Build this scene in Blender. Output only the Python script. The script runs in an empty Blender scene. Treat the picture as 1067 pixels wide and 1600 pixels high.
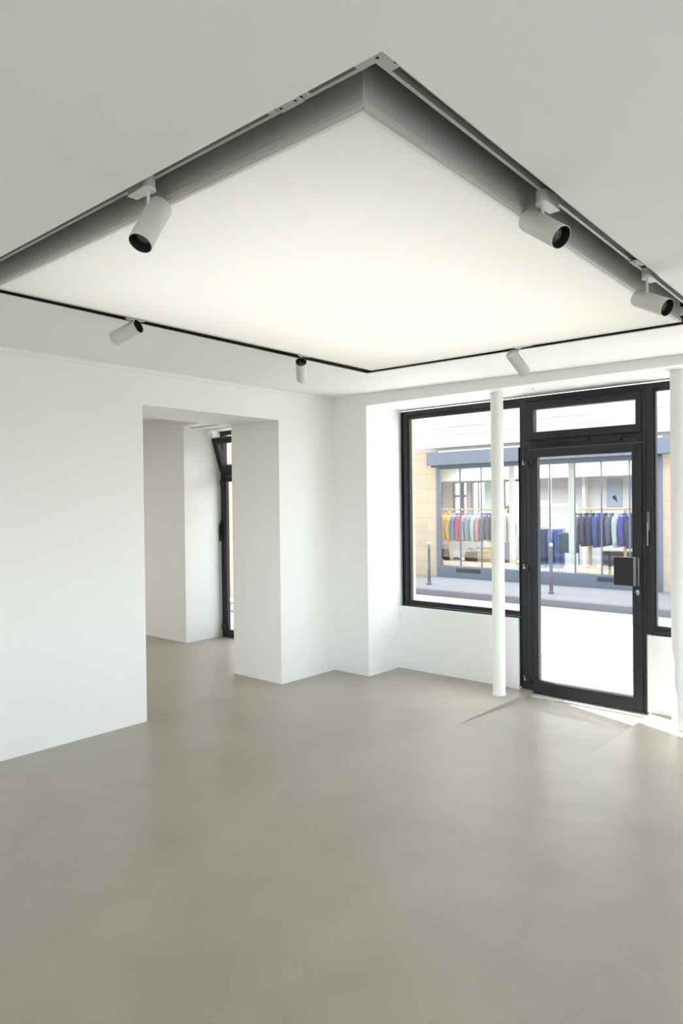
import bpy, bmesh, math, random
from mathutils import Vector, Matrix
random.seed(7)
S = bpy.context.scene
COL = S.collection
PI = math.pi

# ------------------------------------------------------------------ materials
def newmat(name):
    m = bpy.data.materials.new(name); m.use_nodes = True
    return m, m.node_tree.nodes, m.node_tree.links, m.node_tree.nodes['Principled BSDF']

def mat(name, col, rough=.5, metal=0., var=0., scale=8., bump=0., bscale=60., spec=.5, coat=0.):
    m, N, L, P = newmat(name)
    P.inputs['Roughness'].default_value = rough
    P.inputs['Metallic'].default_value = metal
    P.inputs['Specular IOR Level'].default_value = spec
    P.inputs['Coat Weight'].default_value = coat
    c = (*col, 1)
    tc = N.new('ShaderNodeTexCoord')
    nz = N.new('ShaderNodeTexNoise'); nz.inputs['Scale'].default_value = scale; nz.inputs['Detail'].default_value = 4
    L.new(tc.outputs['Object'], nz.inputs['Vector'])
    mr = N.new('ShaderNodeMapRange')
    mr.inputs['To Min'].default_value = 1 - max(var, .006); mr.inputs['To Max'].default_value = 1 + max(var, .006)
    L.new(nz.outputs['Fac'], mr.inputs['Value'])
    mx = N.new('ShaderNodeVectorMath'); mx.operation = 'SCALE'; mx.inputs[0].default_value = col
    L.new(mr.outputs['Result'], mx.inputs['Scale'])
    L.new(mx.outputs['Vector'], P.inputs['Base Color'])
    if bump:
        n2 = N.new('ShaderNodeTexNoise'); n2.inputs['Scale'].default_value = bscale; n2.inputs['Detail'].default_value = 5
        L.new(tc.outputs['Object'], n2.inputs['Vector'])
        b = N.new('ShaderNodeBump'); b.inputs['Strength'].default_value = bump; b.inputs['Distance'].default_value = .01
        L.new(n2.outputs['Fac'], b.inputs['Height']); L.new(b.outputs['Normal'], P.inputs['Normal'])
    return m

M = {}
M['wall'] = mat('white_plaster', (.86, .868, .85), .62, var=.012, scale=1.5, bump=.03, bscale=25)
M['ceil'] = mat('ceiling_paint', (.88, .88, .865), .75, var=.008, scale=2, bump=.02, bscale=40)
M['white'] = mat('white_gloss_paint', (.84, .85, .83), .32, var=.008, bump=.03, bscale=30)
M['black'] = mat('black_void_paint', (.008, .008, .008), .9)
M['frame'] = mat('anthracite_powder_coat', (.021, .0230, .0275), .45, var=.05, scale=30, spec=.35)
M['frame2'] = mat('anthracite_gasket', (.012, .012, .014), .6)
M['blackmetal'] = mat('black_metal_plate', (.011, .011, .012), .5)
M['chrome'] = mat('brushed_steel', (.6, .6, .6), .3, metal=1)
M['lampwhite'] = mat('white_lamp_enamel', (.66, .655, .62), .45)
M['baffle'] = mat('black_baffle', (.01, .01, .011), .55)
M['lens'] = mat('lamp_lens', (.10, .115, .11), .18, var=.35, scale=90)
M['track'] = mat('track_aluminium_white', (.66, .67, .66), .45)
M['groove'] = mat('track_conductor', (.06, .062, .06), .5, var=.3, scale=60)
M['housing'] = mat('grey_housing', (.43, .435, .43), .6)
M['edgeprofile'] = mat('beige_edge_profile', (.50, .50, .46), .5)
M['boxin'] = mat('light_box_inside', (.9, .9, .88), .8)
M['road'] = mat('asphalt', (.55, .545, .54), .9, var=.12, scale=3, bump=.2, bscale=80)
M['pave'] = mat('pavement_stone', (.52, .52, .52), .85, var=.08, scale=4)
M['kerb'] = mat('granite_kerb', (.16,.162,.178), .8, var=.1, scale=20)
M['awning'] = mat('blue_grey_shutter_box', (.135,.165,.21), .5, var=.03)
M['shopframe'] = mat('blue_grey_shopfront', (.125,.158,.205), .45, var=.03)
M['shopdark'] = mat('dark_blue_steel', (.05, .065, .085), .5)  # one even dark blue-grey for slot, grilles and frames
M['wood'] = mat('pale_wood', (.66, .50, .30), .55, var=.08, scale=12)
M['shopwall'] = mat('shop_grey_wall', (.42, .42, .45), .8)
M['shopwhite'] = mat('shop_white', (.64, .655, .66), .7)
M['shopfloor'] = mat('shop_floor_grey', (.35, .34, .33), .6)
M['colgreen'] = mat('pale_green_column', (.66, .68, .60), .5)
M['mint'] = mat('mint_panel', (.40, .58, .58), .5)
M['bollard'] = mat('bollard_grey_paint', (.10, .11, .13), .5, var=.1, scale=20)

# stone with ashlar courses
def stone():
    m, N, L, P = newmat('limestone_ashlar')
    P.inputs['Roughness'].default_value = .85
    tc = N.new('ShaderNodeTexCoord'); mp = N.new('ShaderNodeMapping')
    mp.inputs['Rotation'].default_value = (PI/2, 0, 0)
    L.new(tc.outputs['Object'], mp.inputs['Vector'])
    bt = N.new('ShaderNodeTexBrick'); bt.inputs['Scale'].default_value = 1
    bt.inputs['Color1'].default_value = (.47, .41, .31, 1); bt.inputs['Color2'].default_value = (.44, .385, .29, 1)
    bt.inputs['Mortar'].default_value = (.35,.31,.24,1)
    bt.inputs['Mortar Size'].default_value = .006; bt.inputs['Brick Width'].default_value = .75; bt.inputs['Row Height'].default_value = .33
    L.new(mp.outputs['Vector'], bt.inputs['Vector'])
    nz = N.new('ShaderNodeTexNoise'); nz.inputs['Scale'].default_value = 5; nz.inputs['Detail'].default_value = 6
    L.new(tc.outputs['Object'], nz.inputs['Vector'])
    mr = N.new('ShaderNodeMapRange'); mr.inputs['To Min'].default_value = .85; mr.inputs['To Max'].default_value = 1.12
    L.new(nz.outputs['Fac'], mr.inputs['Value'])
    vm = N.new('ShaderNodeVectorMath'); vm.operation = 'SCALE'
    L.new(bt.outputs['Color'], vm.inputs[0]); L.new(mr.outputs['Result'], vm.inputs['Scale'])
    L.new(vm.outputs['Vector'], P.inputs['Base Color'])
    return m
M['stone'] = stone()
M['stonepale'] = mat('pale_render', (.60, .60, .597), .85, var=.04, scale=3)

# polished micro-cement floor
def cement():
    m, N, L, P = newmat('polished_microcement')
    tc = N.new('ShaderNodeTexCoord')
    def noise(sc, det, dist=0):
        n = N.new('ShaderNodeTexNoise'); n.inputs['Scale'].default_value = sc; n.inputs['Detail'].default_value = det
        n.inputs['Distortion'].default_value = dist
        L.new(tc.outputs['Object'], n.inputs['Vector']); return n
    a = noise(.9, 6, 1.1); b = noise(4.5, 8, .3); c = noise(140, 3)
    r = N.new('ShaderNodeValToRGB')
    r.color_ramp.elements[0].position = .3; r.color_ramp.elements[0].color = (.290,.262,.207,1)
    r.color_ramp.elements[1].position = .72; r.color_ramp.elements[1].color = (.385,.354,.290,1)
    mx = N.new('ShaderNodeMath'); mx.operation = 'MULTIPLY_ADD'; mx.inputs[1].default_value = .65; mx.inputs[2].default_value = .0
    L.new(a.outputs['Fac'], mx.inputs[0])
    m2 = N.new('ShaderNodeMath'); m2.operation = 'MULTIPLY_ADD'; m2.inputs[1].default_value = .35
    L.new(b.outputs['Fac'], m2.inputs[0]); L.new(mx.outputs[0], m2.inputs[2])
    L.new(m2.outputs[0], r.inputs['Fac'])
    sp = N.new('ShaderNodeMapRange'); sp.inputs['From Min'].default_value = .3; sp.inputs['From Max'].default_value = .7
    sp.inputs['To Min'].default_value = .93; sp.inputs['To Max'].default_value = 1.06
    L.new(c.outputs['Fac'], sp.inputs['Value'])
    vm = N.new('ShaderNodeVectorMath'); vm.operation = 'SCALE'
    L.new(r.outputs['Color'], vm.inputs[0]); L.new(sp.outputs['Result'], vm.inputs['Scale'])
    L.new(vm.outputs['Vector'], P.inputs['Base Color'])
    rr = N.new('ShaderNodeMapRange'); rr.inputs['To Min'].default_value = .295; rr.inputs['To Max'].default_value = .40
    L.new(b.outputs['Fac'], rr.inputs['Value']); L.new(rr.outputs['Result'], P.inputs['Roughness'])
    P.inputs['Specular IOR Level'].default_value = .72
    bp = N.new('ShaderNodeBump'); bp.inputs['Strength'].default_value = .06; bp.inputs['Distance'].default_value = .01
    L.new(b.outputs['Fac'], bp.inputs['Height']); L.new(bp.outputs['Normal'], P.inputs['Normal'])
    return m
M['floor'] = cement()
M['ramp'] = mat('ramp_cement', (.335, .315, .268), .40, var=.12, scale=5, bump=.1, bscale=30)

def glass(name, tint=(.97, .98, .98), f0=.03):
    m = bpy.data.materials.new(name); m.use_nodes = True
    N = m.node_tree.nodes; L = m.node_tree.links; N.clear()
    o = N.new('ShaderNodeOutputMaterial'); mx = N.new('ShaderNodeMixShader')
    t = N.new('ShaderNodeBsdfTransparent'); t.inputs['Color'].default_value = (*tint, 1)
    g = N.new('ShaderNodeBsdfGlossy'); g.inputs['Roughness'].default_value = .0
    f = N.new('ShaderNodeLayerWeight'); f.inputs['Blend'].default_value = .5
    p = N.new('ShaderNodeMath'); p.operation = 'POWER'; p.inputs[1].default_value = 5
    k = N.new('ShaderNodeMath'); k.operation = 'MULTIPLY_ADD'; k.inputs[1].default_value = .6; k.inputs[2].default_value = f0
    L.new(f.outputs['Facing'], p.inputs[0]); L.new(p.outputs[0], k.inputs[0])
    L.new(k.outputs[0], mx.inputs[0]); L.new(t.outputs[0], mx.inputs[1]); L.new(g.outputs[0], mx.inputs[2])
    L.new(mx.outputs[0], o.inputs[0])
    return m
M['glass'] = glass('clear_glass', f0=.012)
M['shopglass'] = glass('shop_glass', (.95, .97, .98), .08)

def diffuser():
    m = bpy.data.materials.new('opal_ribbed_diffuser'); m.use_nodes = True
    N = m.node_tree.nodes; L = m.node_tree.links; N.clear()
    o = N.new('ShaderNodeOutputMaterial'); mx = N.new('ShaderNodeMixShader'); mx.inputs[0].default_value = .35
    t = N.new('ShaderNodeBsdfTranslucent'); d = N.new('ShaderNodeBsdfDiffuse'); d.inputs['Color'].default_value = (.82, .82, .78, 1)
    tc = N.new('ShaderNodeTexCoord'); w = N.new('ShaderNodeTexWave'); w.inputs['Scale'].default_value = 22
    w.bands_direction = 'X'
    L.new(tc.outputs['Object'], w.inputs['Vector'])
    mr = N.new('ShaderNodeMapRange'); mr.inputs['To Min'].default_value = .90; mr.inputs['To Max'].default_value = .95
    L.new(w.outputs['Fac'], mr.inputs['Value'])
    vm = N.new('ShaderNodeVectorMath'); vm.operation = 'SCALE'; vm.inputs[0].default_value = (1, 1, .985)
    L.new(mr.outputs['Result'], vm.inputs['Scale']); L.new(vm.outputs['Vector'], t.inputs['Color'])
    L.new(t.outputs[0], mx.inputs[1]); L.new(d.outputs[0], mx.inputs[2]); L.new(mx.outputs[0], o.inputs[0])
    return m
M['diffuser'] = diffuser()

def cloth(name, col, rough=.9):
    return mat(name, col, rough, var=.14, scale=14, bump=.25, bscale=18, spec=.2)

# ------------------------------------------------------------------ mesh builder
class MB:
    def __init__(s): s.bm = bmesh.new()
    def box(s, x0, x1, y0, y1, z0, z1):
        return s.hexa([(x0,y0,z0),(x1,y0,z0),(x1,y1,z0),(x0,y1,z0),(x0,y0,z1),(x1,y0,z1),(x1,y1,z1),(x0,y1,z1)])
    def hexa(s, p):
        v = [s.bm.verts.new(q) for q in p]
        for f in ((3,2,1,0),(4,5,6,7),(0,1,5,4),(1,2,6,5),(2,3,7,6),(3,0,4,7)):
            s.bm.faces.new([v[i] for i in f])
        return s
    def face(s, pts):
        s.bm.faces.new([s.bm.verts.new(p) for p in pts]); return s
    def loft(s, rings, cap=True):
        R = [[s.bm.verts.new(p) for p in r] for r in rings]
        n = len(R[0])
        for a, b in zip(R, R[1:]):
            for i in range(n):
                s.bm.faces.new((a[i], a[(i+1) % n], b[(i+1) % n], b[i]))
        if cap:
            s.bm.faces.new(R[0][::-1]); s.bm.faces.new(R[-1])
        return s
    def tube(s, pts, rad, n=14, cap=True):
        pts = [Vector(p) for p in pts]
        if not isinstance(rad, (list, tuple)): rad = [rad]*len(pts)
        rings = []
        for i, p in enumerate(pts):
            d = (pts[min(i+1, len(pts)-1)] - pts[max(i-1, 0)]).normalized()
            up = Vector((0,0,1)) if abs(d.z) < .9 else Vector((1,0,0))
            a = d.cross(up).normalized(); b = d.cross(a)
            rings.append([p + (a*math.cos(2*PI*k/n) + b*math.sin(2*PI*k/n))*rad[i] for k in range(n)])
        return s.loft(rings, cap)
    def lathe(s, prof, c=(0,0,0), n=32, close=False):   # profile of (r, z) about a vertical axis
        c = Vector(c)
        rings = [[c + Vector((r*math.cos(2*PI*k/n), r*math.sin(2*PI*k/n), z)) for k in range(n)] for r, z in prof]
        return s.loft(rings, cap=not close)
    def ring(s, x0, x1, z0, z1, l, r, b, t, y0, y1):     # rectangular frame in an xz plane
        s.box(x0, x0+l, y0, y1, z0, z1); s.box(x1-r, x1, y0, y1, z0, z1)
        s.box(x0+l, x1-r, y0, y1, z0, z0+b) if b else None
        s.box(x0+l, x1-r, y0, y1, z1-t, z1) if t else None
        return s
    def build(s, name, m, parent=None, smooth=False, bevel=0, sub=0):
        bm = s.bm
        bmesh.ops.recalc_face_normals(bm, faces=bm.faces)
        me = bpy.data.meshes.new(name); bm.to_mesh(me); bm.free()
        me.materials.append(m if not isinstance(m, str) else M[m])
        o = bpy.data.objects.new(name, me); COL.objects.link(o)
        if parent is not None:
            off = Vector((0,0,0)); q = parent
            while q is not None: off += q.location; q = q.parent
            me.transform(Matrix.Translation(-off)); o.parent = parent
        if smooth:
            for p in me.polygons: p.use_smooth = True
        if bevel:
            b = o.modifiers.new('bevel', 'BEVEL'); b.width = bevel; b.segments = 2; b.limit_method = 'ANGLE'
        if sub:
            b = o.modifiers.new('sub', 'SUBSURF'); b.levels = sub; b.render_levels = sub
        if smooth and not sub:
            try:
                e = o.modifiers.new('split', 'EDGE_SPLIT'); e.split_angle = math.radians(40)
            except Exception: pass
        return o
def mb(): return MB()
def rebase(o, loc):      # move a top-level mesh object's origin without moving the mesh
    o.data.transform(Matrix.Translation(-Vector(loc))); o.location = loc; return o
def tag(o, label=None, cat=None, group=None, kind=None):
    if label: o['label'] = label
    if cat: o['category'] = cat
    if group: o['group'] = group
    if kind: o['kind'] = kind
    return o
def thing(name, loc, label=None, cat=None, group=None, kind=None):
    o = bpy.data.objects.new(name, None); COL.objects.link(o); o.location = loc; o.empty_display_size = .1
    return tag(o, label, cat, group, kind)
def struct(o, label=None, cat=None): return tag(o, label, cat, None, 'structure')

# ------------------------------------------------------------------ room constants
XR, YB = 6.4, -8.0                 # right and rear walls of the room, out of view
def zc(x): return 2.537 - .0155*x  # the old ceiling falls slightly to the right
YW = .5                            # plane of the shop-front frames
ZL = 2.427                         # underside of the front lintel

# floor with the sunken entrance ramp
RX0, RX1, RY0, RY1, RD = 1.755, 2.70, -.66, .455, .045
f = mb()
def fq(x0, x1, y0, y1): f.face([(x0,y0,0),(x1,y0,0),(x1,y1,0),(x0,y1,0)])
fq(-5.2, RX0, YB, .62); fq(RX1, XR, YB, .62); fq(RX0, RX1, YB, RY0)
flo = f.build('floor', 'floor'); struct(flo, 'polished beige grey cement floor of the empty shop', 'floor')
f = mb()
f.hexa([(RX0,RY0,-.2),(RX1,RY0,-.2),(RX1,.56,-.2),(RX0,.56,-.2),(RX0,RY0,-.0005),(RX1,RY0,-.0005),(RX1,.56,-RD-.004),(RX0,.56,-RD-.004)])
rp = f.build('entrance_ramp', 'ramp', flo); rp['label'] = 'lighter sloping cement ramp down to the glass door'
f = mb()
f.face([(RX0,RY0,0),(RX0,.56,0),(RX0,.56,-.2),(RX0,RY0,-.2)]); f.face([(RX1,RY0,0),(RX1,.56,0),(RX1,.56,-.2),(RX1,RY0,-.2)])
f.build('ramp_edge', 'ramp', flo)
f = mb(); f.box(RX0, RX1-.02, .44, .60, -.12, -.028)
f.build('door_sill', mat('pale_stone_sill', (.62, .62, .60), .6, var=.05), flo, bevel=.004)

# walls
def quadbox(m, *a): m.box(*a); return m
w = mb()
w.box(-.63, 0, YB, -2.022, 0, 2.7); w.box(-.63, 0, -.686, 0.0, 0, 2.7); w.box(-.63, 0, -2.022, -.686, 2.278, 2.7)
struct(w.build('wall_left', 'wall'), 'white plaster wall on the left with a wide doorway', 'wall')
w = mb()
w.box(-.63, .411, 0, .60, 0, 2.7)                              # corner pier
w.box(.411, XR, 0, .60, ZL, 2.7)                               # lintel over the shop front
w.box(.411, 1.642, .456, .60, 0, .586)                         # parapet under the left window
w.box(2.676, 4.3, .456, .60, 0, .560)                          # parapet under the right window
w.box(4.3, XR, 0, .60, 0, ZL)
struct(w.build('wall_front', 'wall'), 'white pier, lintel and low parapets around the shop front', 'wall')
w = mb(); w.box(-.5, .335, .60, .84, -.2, 2.7); w.box(4.3, XR+.3, .60, .84, -.2, 2.7); w.box(-.63, XR+.3, .60, .84, 2.55, 5.2)
w.box(-5.4, -2.25, .50, .56, -.2, 5.2); w.box(-2.25, -.63, .5, .84, 2.46, 5.2);
struct(w.build('wall_outer', 'stone'), 'limestone street face of the shop', 'wall')
w = mb(); w.box(XR, XR+.3, YB, -5.6, 0, 2.7); w.box(XR, XR+.3, -5.6, -1.2, 0, .9); w.box(XR, XR+.3, -5.6, -1.2, 2.3, 2.7); w.box(XR, XR+.3, -1.2, .6, 0, 2.7)  # unseen opening added here to let in fill daylight
struct(w.build('wall_right', 'wall'))
w = mb(); w.box(-5.4, .8, YB-.2, YB, 0, 2.7); w.box(5.6, XR+.3, YB-.2, YB, 0, 2.7); w.box(.8, 5.6, YB-.2, YB, 0, 1.06); w.box(.8, 5.6, YB-.2, YB, 2.3, 2.7)  # rear opening, out of view, added for fill from the sky
struct(w.build('wall_back', 'wall'))
# second room
w = mb(); w.box(-5.2, -2.172, -.10, .5, 0, 2.62)
struct(w.build('wall_beyond', 'wall'), 'white pier beside the glass door of the second room', 'wall')
w = mb(); w.box(-.72, -.63, -.10, .5, 0, 2.62); w.box(-2.172, -.72, .0, .5, 2.42, 2.62)
struct(w.build('wall_lintel', 'wall'))
w = mb(); w.box(-5.4, -5.2, YB, .5, 0, 2.7)
struct(w.build('wall_far', 'wall'))
w = mb(); w.hexa([(-2.66,-.10,2.436),(-.63,-.34,2.436),(-.63,.1,2.436),(-2.66,-.095,2.436),(-2.66,-.10,2.55),(-.63,-.34,2.55),(-.63,.1,2.55),(-2.66,-.095,2.55)])
struct(w.build('trim_3', 'wall'), 'boxed white beam under the ceiling of the second room', 'beam')
w = mb(); w.box(-5.2, -.63, YB, .5, 2.552, 2.62)
struct(w.build('ceiling_beyond', 'ceil'))

# ceiling with the opening of the light box
ON, OL, OF, OR = (3.512,-3.706), (1.148,-3.693), (1.073,-.793), (3.434,-.826)    # near, left, far, right corner
def P3(p, dz=0): return (p[0], p[1], zc(p[0]) + dz)
outer = [(XR,YB), (0,YB), (0,0), (XR,0)]
inner = [ON, OL, OF, OR]
c = mb()
for k in range(4):
    a, b, d, e = outer[k], outer[(k+1) % 4], inner[(k+1) % 4], inner[k]
    c.hexa([P3(a), P3(b), P3(d), P3(e), P3(a,.005), P3(b,.005), P3(d,.005), P3(e,.005)])
struct(c.build('ceiling', 'ceil'), 'white ceiling with a large square opening for the light box', 'ceiling')
def inset(q, d):       # inset a near/left/far/right quad by d
    pts = [Vector((*p,0)) for p in q]; n = 4; out = []
    cen = sum(pts, Vector())/4
    lines = []
    for k in range(n):
        a, b = pts[k], pts[(k+1) % n]; t = (b-a).normalized(); nn = Vector((-t.y, t.x, 0))
        if (cen-a).dot(nn) < 0: nn = -nn
        lines.append((a + nn*d, t))
    for k in range(n):
        (p, u), (q2, v) = lines[k-1], lines[k]
        den = u.x*v.y - u.y*v.x; s = ((q2.x-p.x)*v.y - (q2.y-p.y)*v.x)/den
        r = p + u*s; out.append((r.x, r.y))
    return out
def band(m, q0, q1, dz0, dz1, k):   # hexahedron along side k between two nested quads
    a, b = q0[k], q0[(k+1) % 4]; d, e = q1[(k+1) % 4], q1[k]
    m.hexa([P3(a,dz0), P3(b,dz0), P3(d,dz0), P3(e,dz0), P3(a,dz1), P3(b,dz1), P3(d,dz1), P3(e,dz1)])
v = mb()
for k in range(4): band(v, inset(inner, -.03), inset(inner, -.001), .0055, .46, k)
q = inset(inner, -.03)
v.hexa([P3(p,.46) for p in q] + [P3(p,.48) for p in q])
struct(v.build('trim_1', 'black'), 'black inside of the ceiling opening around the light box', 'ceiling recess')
# moulding strip along the left wall
t_ = mb(); t_.box(0, .012, YB, -.03, 2.508, 2.537); t_.box(0, .02, YB, -.03, 2.523, 2.536)
struct(t_.build('trim_2', 'wall', bevel=.003), 'narrow white moulding strip where left wall meets ceiling', 'moulding')

# ------------------------------------------------------------------ light box
PN, PL, PF, PR = (3.362,-3.588), (1.256,-3.570), (1.224,-.926), (3.311,-.958)
PQ = [PN, PL, PF, PR]
lb = thing('light_box', (2.29, -2.26, zc(2.29)), 'large square glowing white light box set in the ceiling opening', 'ceiling light')
h = mb()
for k in range(4): band(h, PQ, inset(PQ, .012), .006, .44, k)
h.build('housing', 'housing', lb)
h = mb(); qi = inset(PQ, .012); h.hexa([P3(p,.428) for p in qi] + [P3(p,.44) for p in qi])
for k in range(4): band(h, qi, inset(PQ, .016), .02, .428, k)
h.build('reflector_lining', 'boxin', lb)
h = mb(); qo = inset(PQ, -.006); qi = inset(PQ, .010)
for k in range(4): band(h, qo, qi, -.012, .006, k)
h.build('edge_profile', 'edgeprofile', lb, bevel=.002)
h = mb(); qa = inset(PQ, .010); qi = inset(PQ, .022)
for k in range(4): band(h, qa, qi, -.0125, .0, k)
h.build('edge_trim', mat('pale_edge_trim', (.8, .8, .74), .4), lb)
h = mb(); qi = inset(PQ, .0222)
h.face([P3(p,-.010) for p in qi])
df = h.build('diffuser_panel', 'diffuser', lb); df['label'] = 'glowing ribbed white diffuser'
la = bpy.data.lights.new('light_box_lamp', 'AREA'); la.shape = 'RECTANGLE'; la.size = 1.75; la.size_y = 2.3
la.energy = 10.9; la.color = (1, .985, .94)
lo = bpy.data.objects.new('light_box_lamp', la); COL.objects.link(lo); lo.parent = lb; lo.location = (0, 0, .40)

# ------------------------------------------------------------------ lighting track round the opening
tr = thing('lighting_track', (2.29, -2.26, zc(2.29)+.0425), 'white power track fixed round the edge of the ceiling opening', 'lighting track')
T0, T1 = .036, .076
TZ = .0425
for k in range(4):
    r = mb(); q0, qa, qb, q1 = inset(inner, T0), inset(inner, T0+.007), inset(inner, T1-.011), inset(inner, T1)
    band(r, q0, qa, TZ, TZ+.032, k); band(r, qb, q1, TZ, TZ+.032, k); band(r, q0, q1, TZ+.0325, TZ+.038, k)
    band(r, inset(inner, .0), q0, TZ+.020, TZ+.032, k)
    ro = r.build('rail', 'track', tr)
    g = mb(); band(g, inset(inner, T0+.0075), inset(inner, T1-.0115), TZ+.016, TZ+.032, k)
    band(g, inset(inner, T0+.014), inset(inner, T0+.017), TZ+.006, TZ+.016, k)
    g.build('conductor', 'groove', ro)
for k, (p, sx, sy) in enumerate(((ON,-1,1), (OL,1,1), (OF,1,-1), (OR,-1,-1))):
    ctr = inset(inner, .012)[k]; x, y = ctr
    r = mb()
    def cb(x0, x1, y0, y1):
        xs = sorted((x+sx*x0, x+sx*x1)); ys = sorted((y+sy*y0, y+sy*y1)); z = zc(x)
        r.box(xs[0], xs[1], ys[0], ys[1], z+TZ-.004, z+TZ-.0004)
    cb(0, .105, 0, .052); cb(0, .052, .052, .105)
    co = r.build('corner_connector', 'track', tr, bevel=.001)
    for dx, dy in ((.085,.026), (.026,.085), (.046,.046)):
        s_ = mb(); s_.lathe([(.004,0),(.004,.001)], (x+sx*dx, y+sy*dy, zc(x)+TZ-.0048), 10); s_.build('screw', 'blackmetal', co)
for (x0, x1, y0, y1) in ((3.14, 3.215, -3.668, -3.632), (3.389, 3.424, -1.93, -1.845)):
    r = mb(); z = zc(x0); r.box(x0, x1, y0, y1, z+TZ-.006, z+TZ-.0004)
    if y0 < -3: r.box(x0-.035, x0-.008, y0, y1, z+TZ-.003, z+TZ-.0004); r.box(x1+.008, x1+.03, y0, y1, z+TZ-.003, z+TZ-.0004)
    jo = r.build('joint_connector', 'track', tr, bevel=.001)
    for xx, yy in (((x0+.012,(y0+y1)/2), (x1-.012,(y0+y1)/2)) if y0 < -3 else (((x0+x1)/2,y0+.015), ((x0+x1)/2,y1-.015))):
        s_ = mb(); s_.lathe([(.004,0),(.004,.001)], (xx, yy, z+TZ-.0068), 10); s_.build('screw', 'blackmetal', jo)

# ------------------------------------------------------------------ spotlights
def lamp_head(parent):
    R, Ln = .0365, .172
    b = mb(); n = 40
    prof = [(R-.014,-Ln/2),(R-.006,-Ln/2+.0015),(R-.0015,-Ln/2+.005),(R,-Ln/2+.011),(R,Ln/2-.0008),(R-.0008,Ln/2),(R-.002,Ln/2),(R-.002,Ln/2-.006)]
    b.lathe(prof, n=n, close=True); b.bm.faces.ensure_lookup_table()
    b.lathe([(.0004,-Ln/2),(R-.014,-Ln/2)], n=n, close=True)
    body = b.build('lamp_body', 'lampwhite', None, smooth=True); body.parent = parent
    b = mb(); b.lathe([(R-.0021,Ln/2-.0005),(R-.0035,Ln/2-.001),(R-.006,Ln/2-.010),(R-.006,Ln/2-.012),(R-.009,Ln/2-.022),(R-.009,Ln/2-.026),(.0004,Ln/2-.026)], n=n, close=True)
    bf = b.build('baffle', 'baffle', None, smooth=True); bf.parent = body
    b = mb(); b.lathe([(.0004,Ln/2-.020),(.010,Ln/2-.0205),(.019,Ln/2-.023),(.024,Ln/2-.0265)], n=n, close=True)
    ln = b.build('lens', 'lens', None, smooth=True); ln.parent = body
    return body
def make_spot():
    root = thing('track_spotlight', (0,0,0))
    # adaptor box runs along local +x, swivel collar at the origin; z = 0 is the underside of the track
    b = mb(); b.box(.016, .085, -.0165, .0165, -.034, .010)
    b.hexa([(.0,-.0215,-.0375),(.088,-.018,-.0375),(.088,.018,-.0375),(.0,.0215,-.0375),(.0,-.0215,-.034),(.088,-.018,-.034),(.088,.018,-.034),(.0,.0215,-.034)])
    a = b.build('adaptor', 'lampwhite', None, bevel=.0015); a.parent = root
    b = mb(); b.lathe([(.0205,-.0415),(.0225,-.039),(.0225,-.034),(.021,-.033),(.021,.002)], n=28)
    b.build('swivel_collar', 'lampwhite', None, smooth=True).parent = root
    b = mb(); b.tube([(0,0,-.040),(0,0,-.125)], .0055, 12)
    st = b.build('stem', 'lampwhite', None, smooth=True); st.parent = root
    return root, lamp_head(root)
def copy_tree(o, parent=None):
    c = o.copy(); COL.objects.link(c)
    if parent is not None: c.parent = parent
    for ch in list(o.children): copy_tree(ch, c)
    return c
spot0, _ = make_spot()
SP = [  # collar x, y, body-centre z, elevation and azimuth of the lens, body offset, label
 (2.5723, -3.648, 2.3999, -58, -78, 0.0057, 0.0043, 'white track spotlight on the near edge of the light box, tipped steeply down'),
 (3.415, -2.765, 2.4146, -37, -15, 0.0015, 0.0006, 'largest white track spotlight on the right edge, lens turned to the right'),
 (3.41, -1.774, 2.3842, -28, -20, 0.0145, 0.008, 'second white track spotlight on the right edge, by the right corner of the light box'),
 (2.3429, -0.866, 2.4126, -38, 78, 0, -0.001, 'small white track spotlight above the glass door, back turned and lens hidden'),
 (1.17, -2.843, 2.451, 17, 18, -0.016, -0.015, 'white track spotlight on the far left edge, lens tipped up to the right'),
 (1.17, -1.584, 2.4225, 30, -47, 0.0015, 0, 'white track spotlight left of the far corner, lens facing the camera'),
]
EDGE = {0: PI, 1: PI/2, 2: PI/2, 3: 0, 4: PI/2, 5: PI/2}
for i, (x, y, zb, el, az, ox, oy, lab) in enumerate(SP):
    o = spot0 if i == 0 else copy_tree(spot0)
    base = zc(x) + TZ
    rz = EDGE[i]
    o.location = (x, y, base); o.rotation_euler = (0, 0, rz)
    tag(o, lab, 'spotlight', 'spotlights on the ceiling track')
    e, a = math.radians(el), math.radians(az)
    d = Vector((math.cos(e)*math.cos(a), math.cos(e)*math.sin(a), math.sin(e)))
    for ch in o.children:
        if ch.name.startswith('lamp_body'):
            ch.location = Matrix.Rotation(-rz, 3, 'Z') @ Vector((ox, oy, zb-base)); ch.rotation_mode = 'QUATERNION'
            dl = Matrix.Rotation(-rz, 3, 'Z') @ d
            ch.rotation_quaternion = dl.to_track_quat('Z', 'Y')

# ------------------------------------------------------------------ columns
def column(x, y, r, label):
    b = mb()
    b.lathe([(r+.004,0),(r+.004,.006),(r,.012),(r,ZL-.014),(r+.002,ZL-.010),(r+.002,ZL)], (x,y,0), 40)
    o = b.build('column', 'white', None, smooth=True); rebase(o, (x,y,0))
    tag(o, label, 'column', 'round columns behind the shop front')
column(1.600, .205, .0505, 'slim round white column standing left of the glass door')
column(2.972, .217, .060, 'slim round white column right of the glass door, at the right border of the photo')

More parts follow.
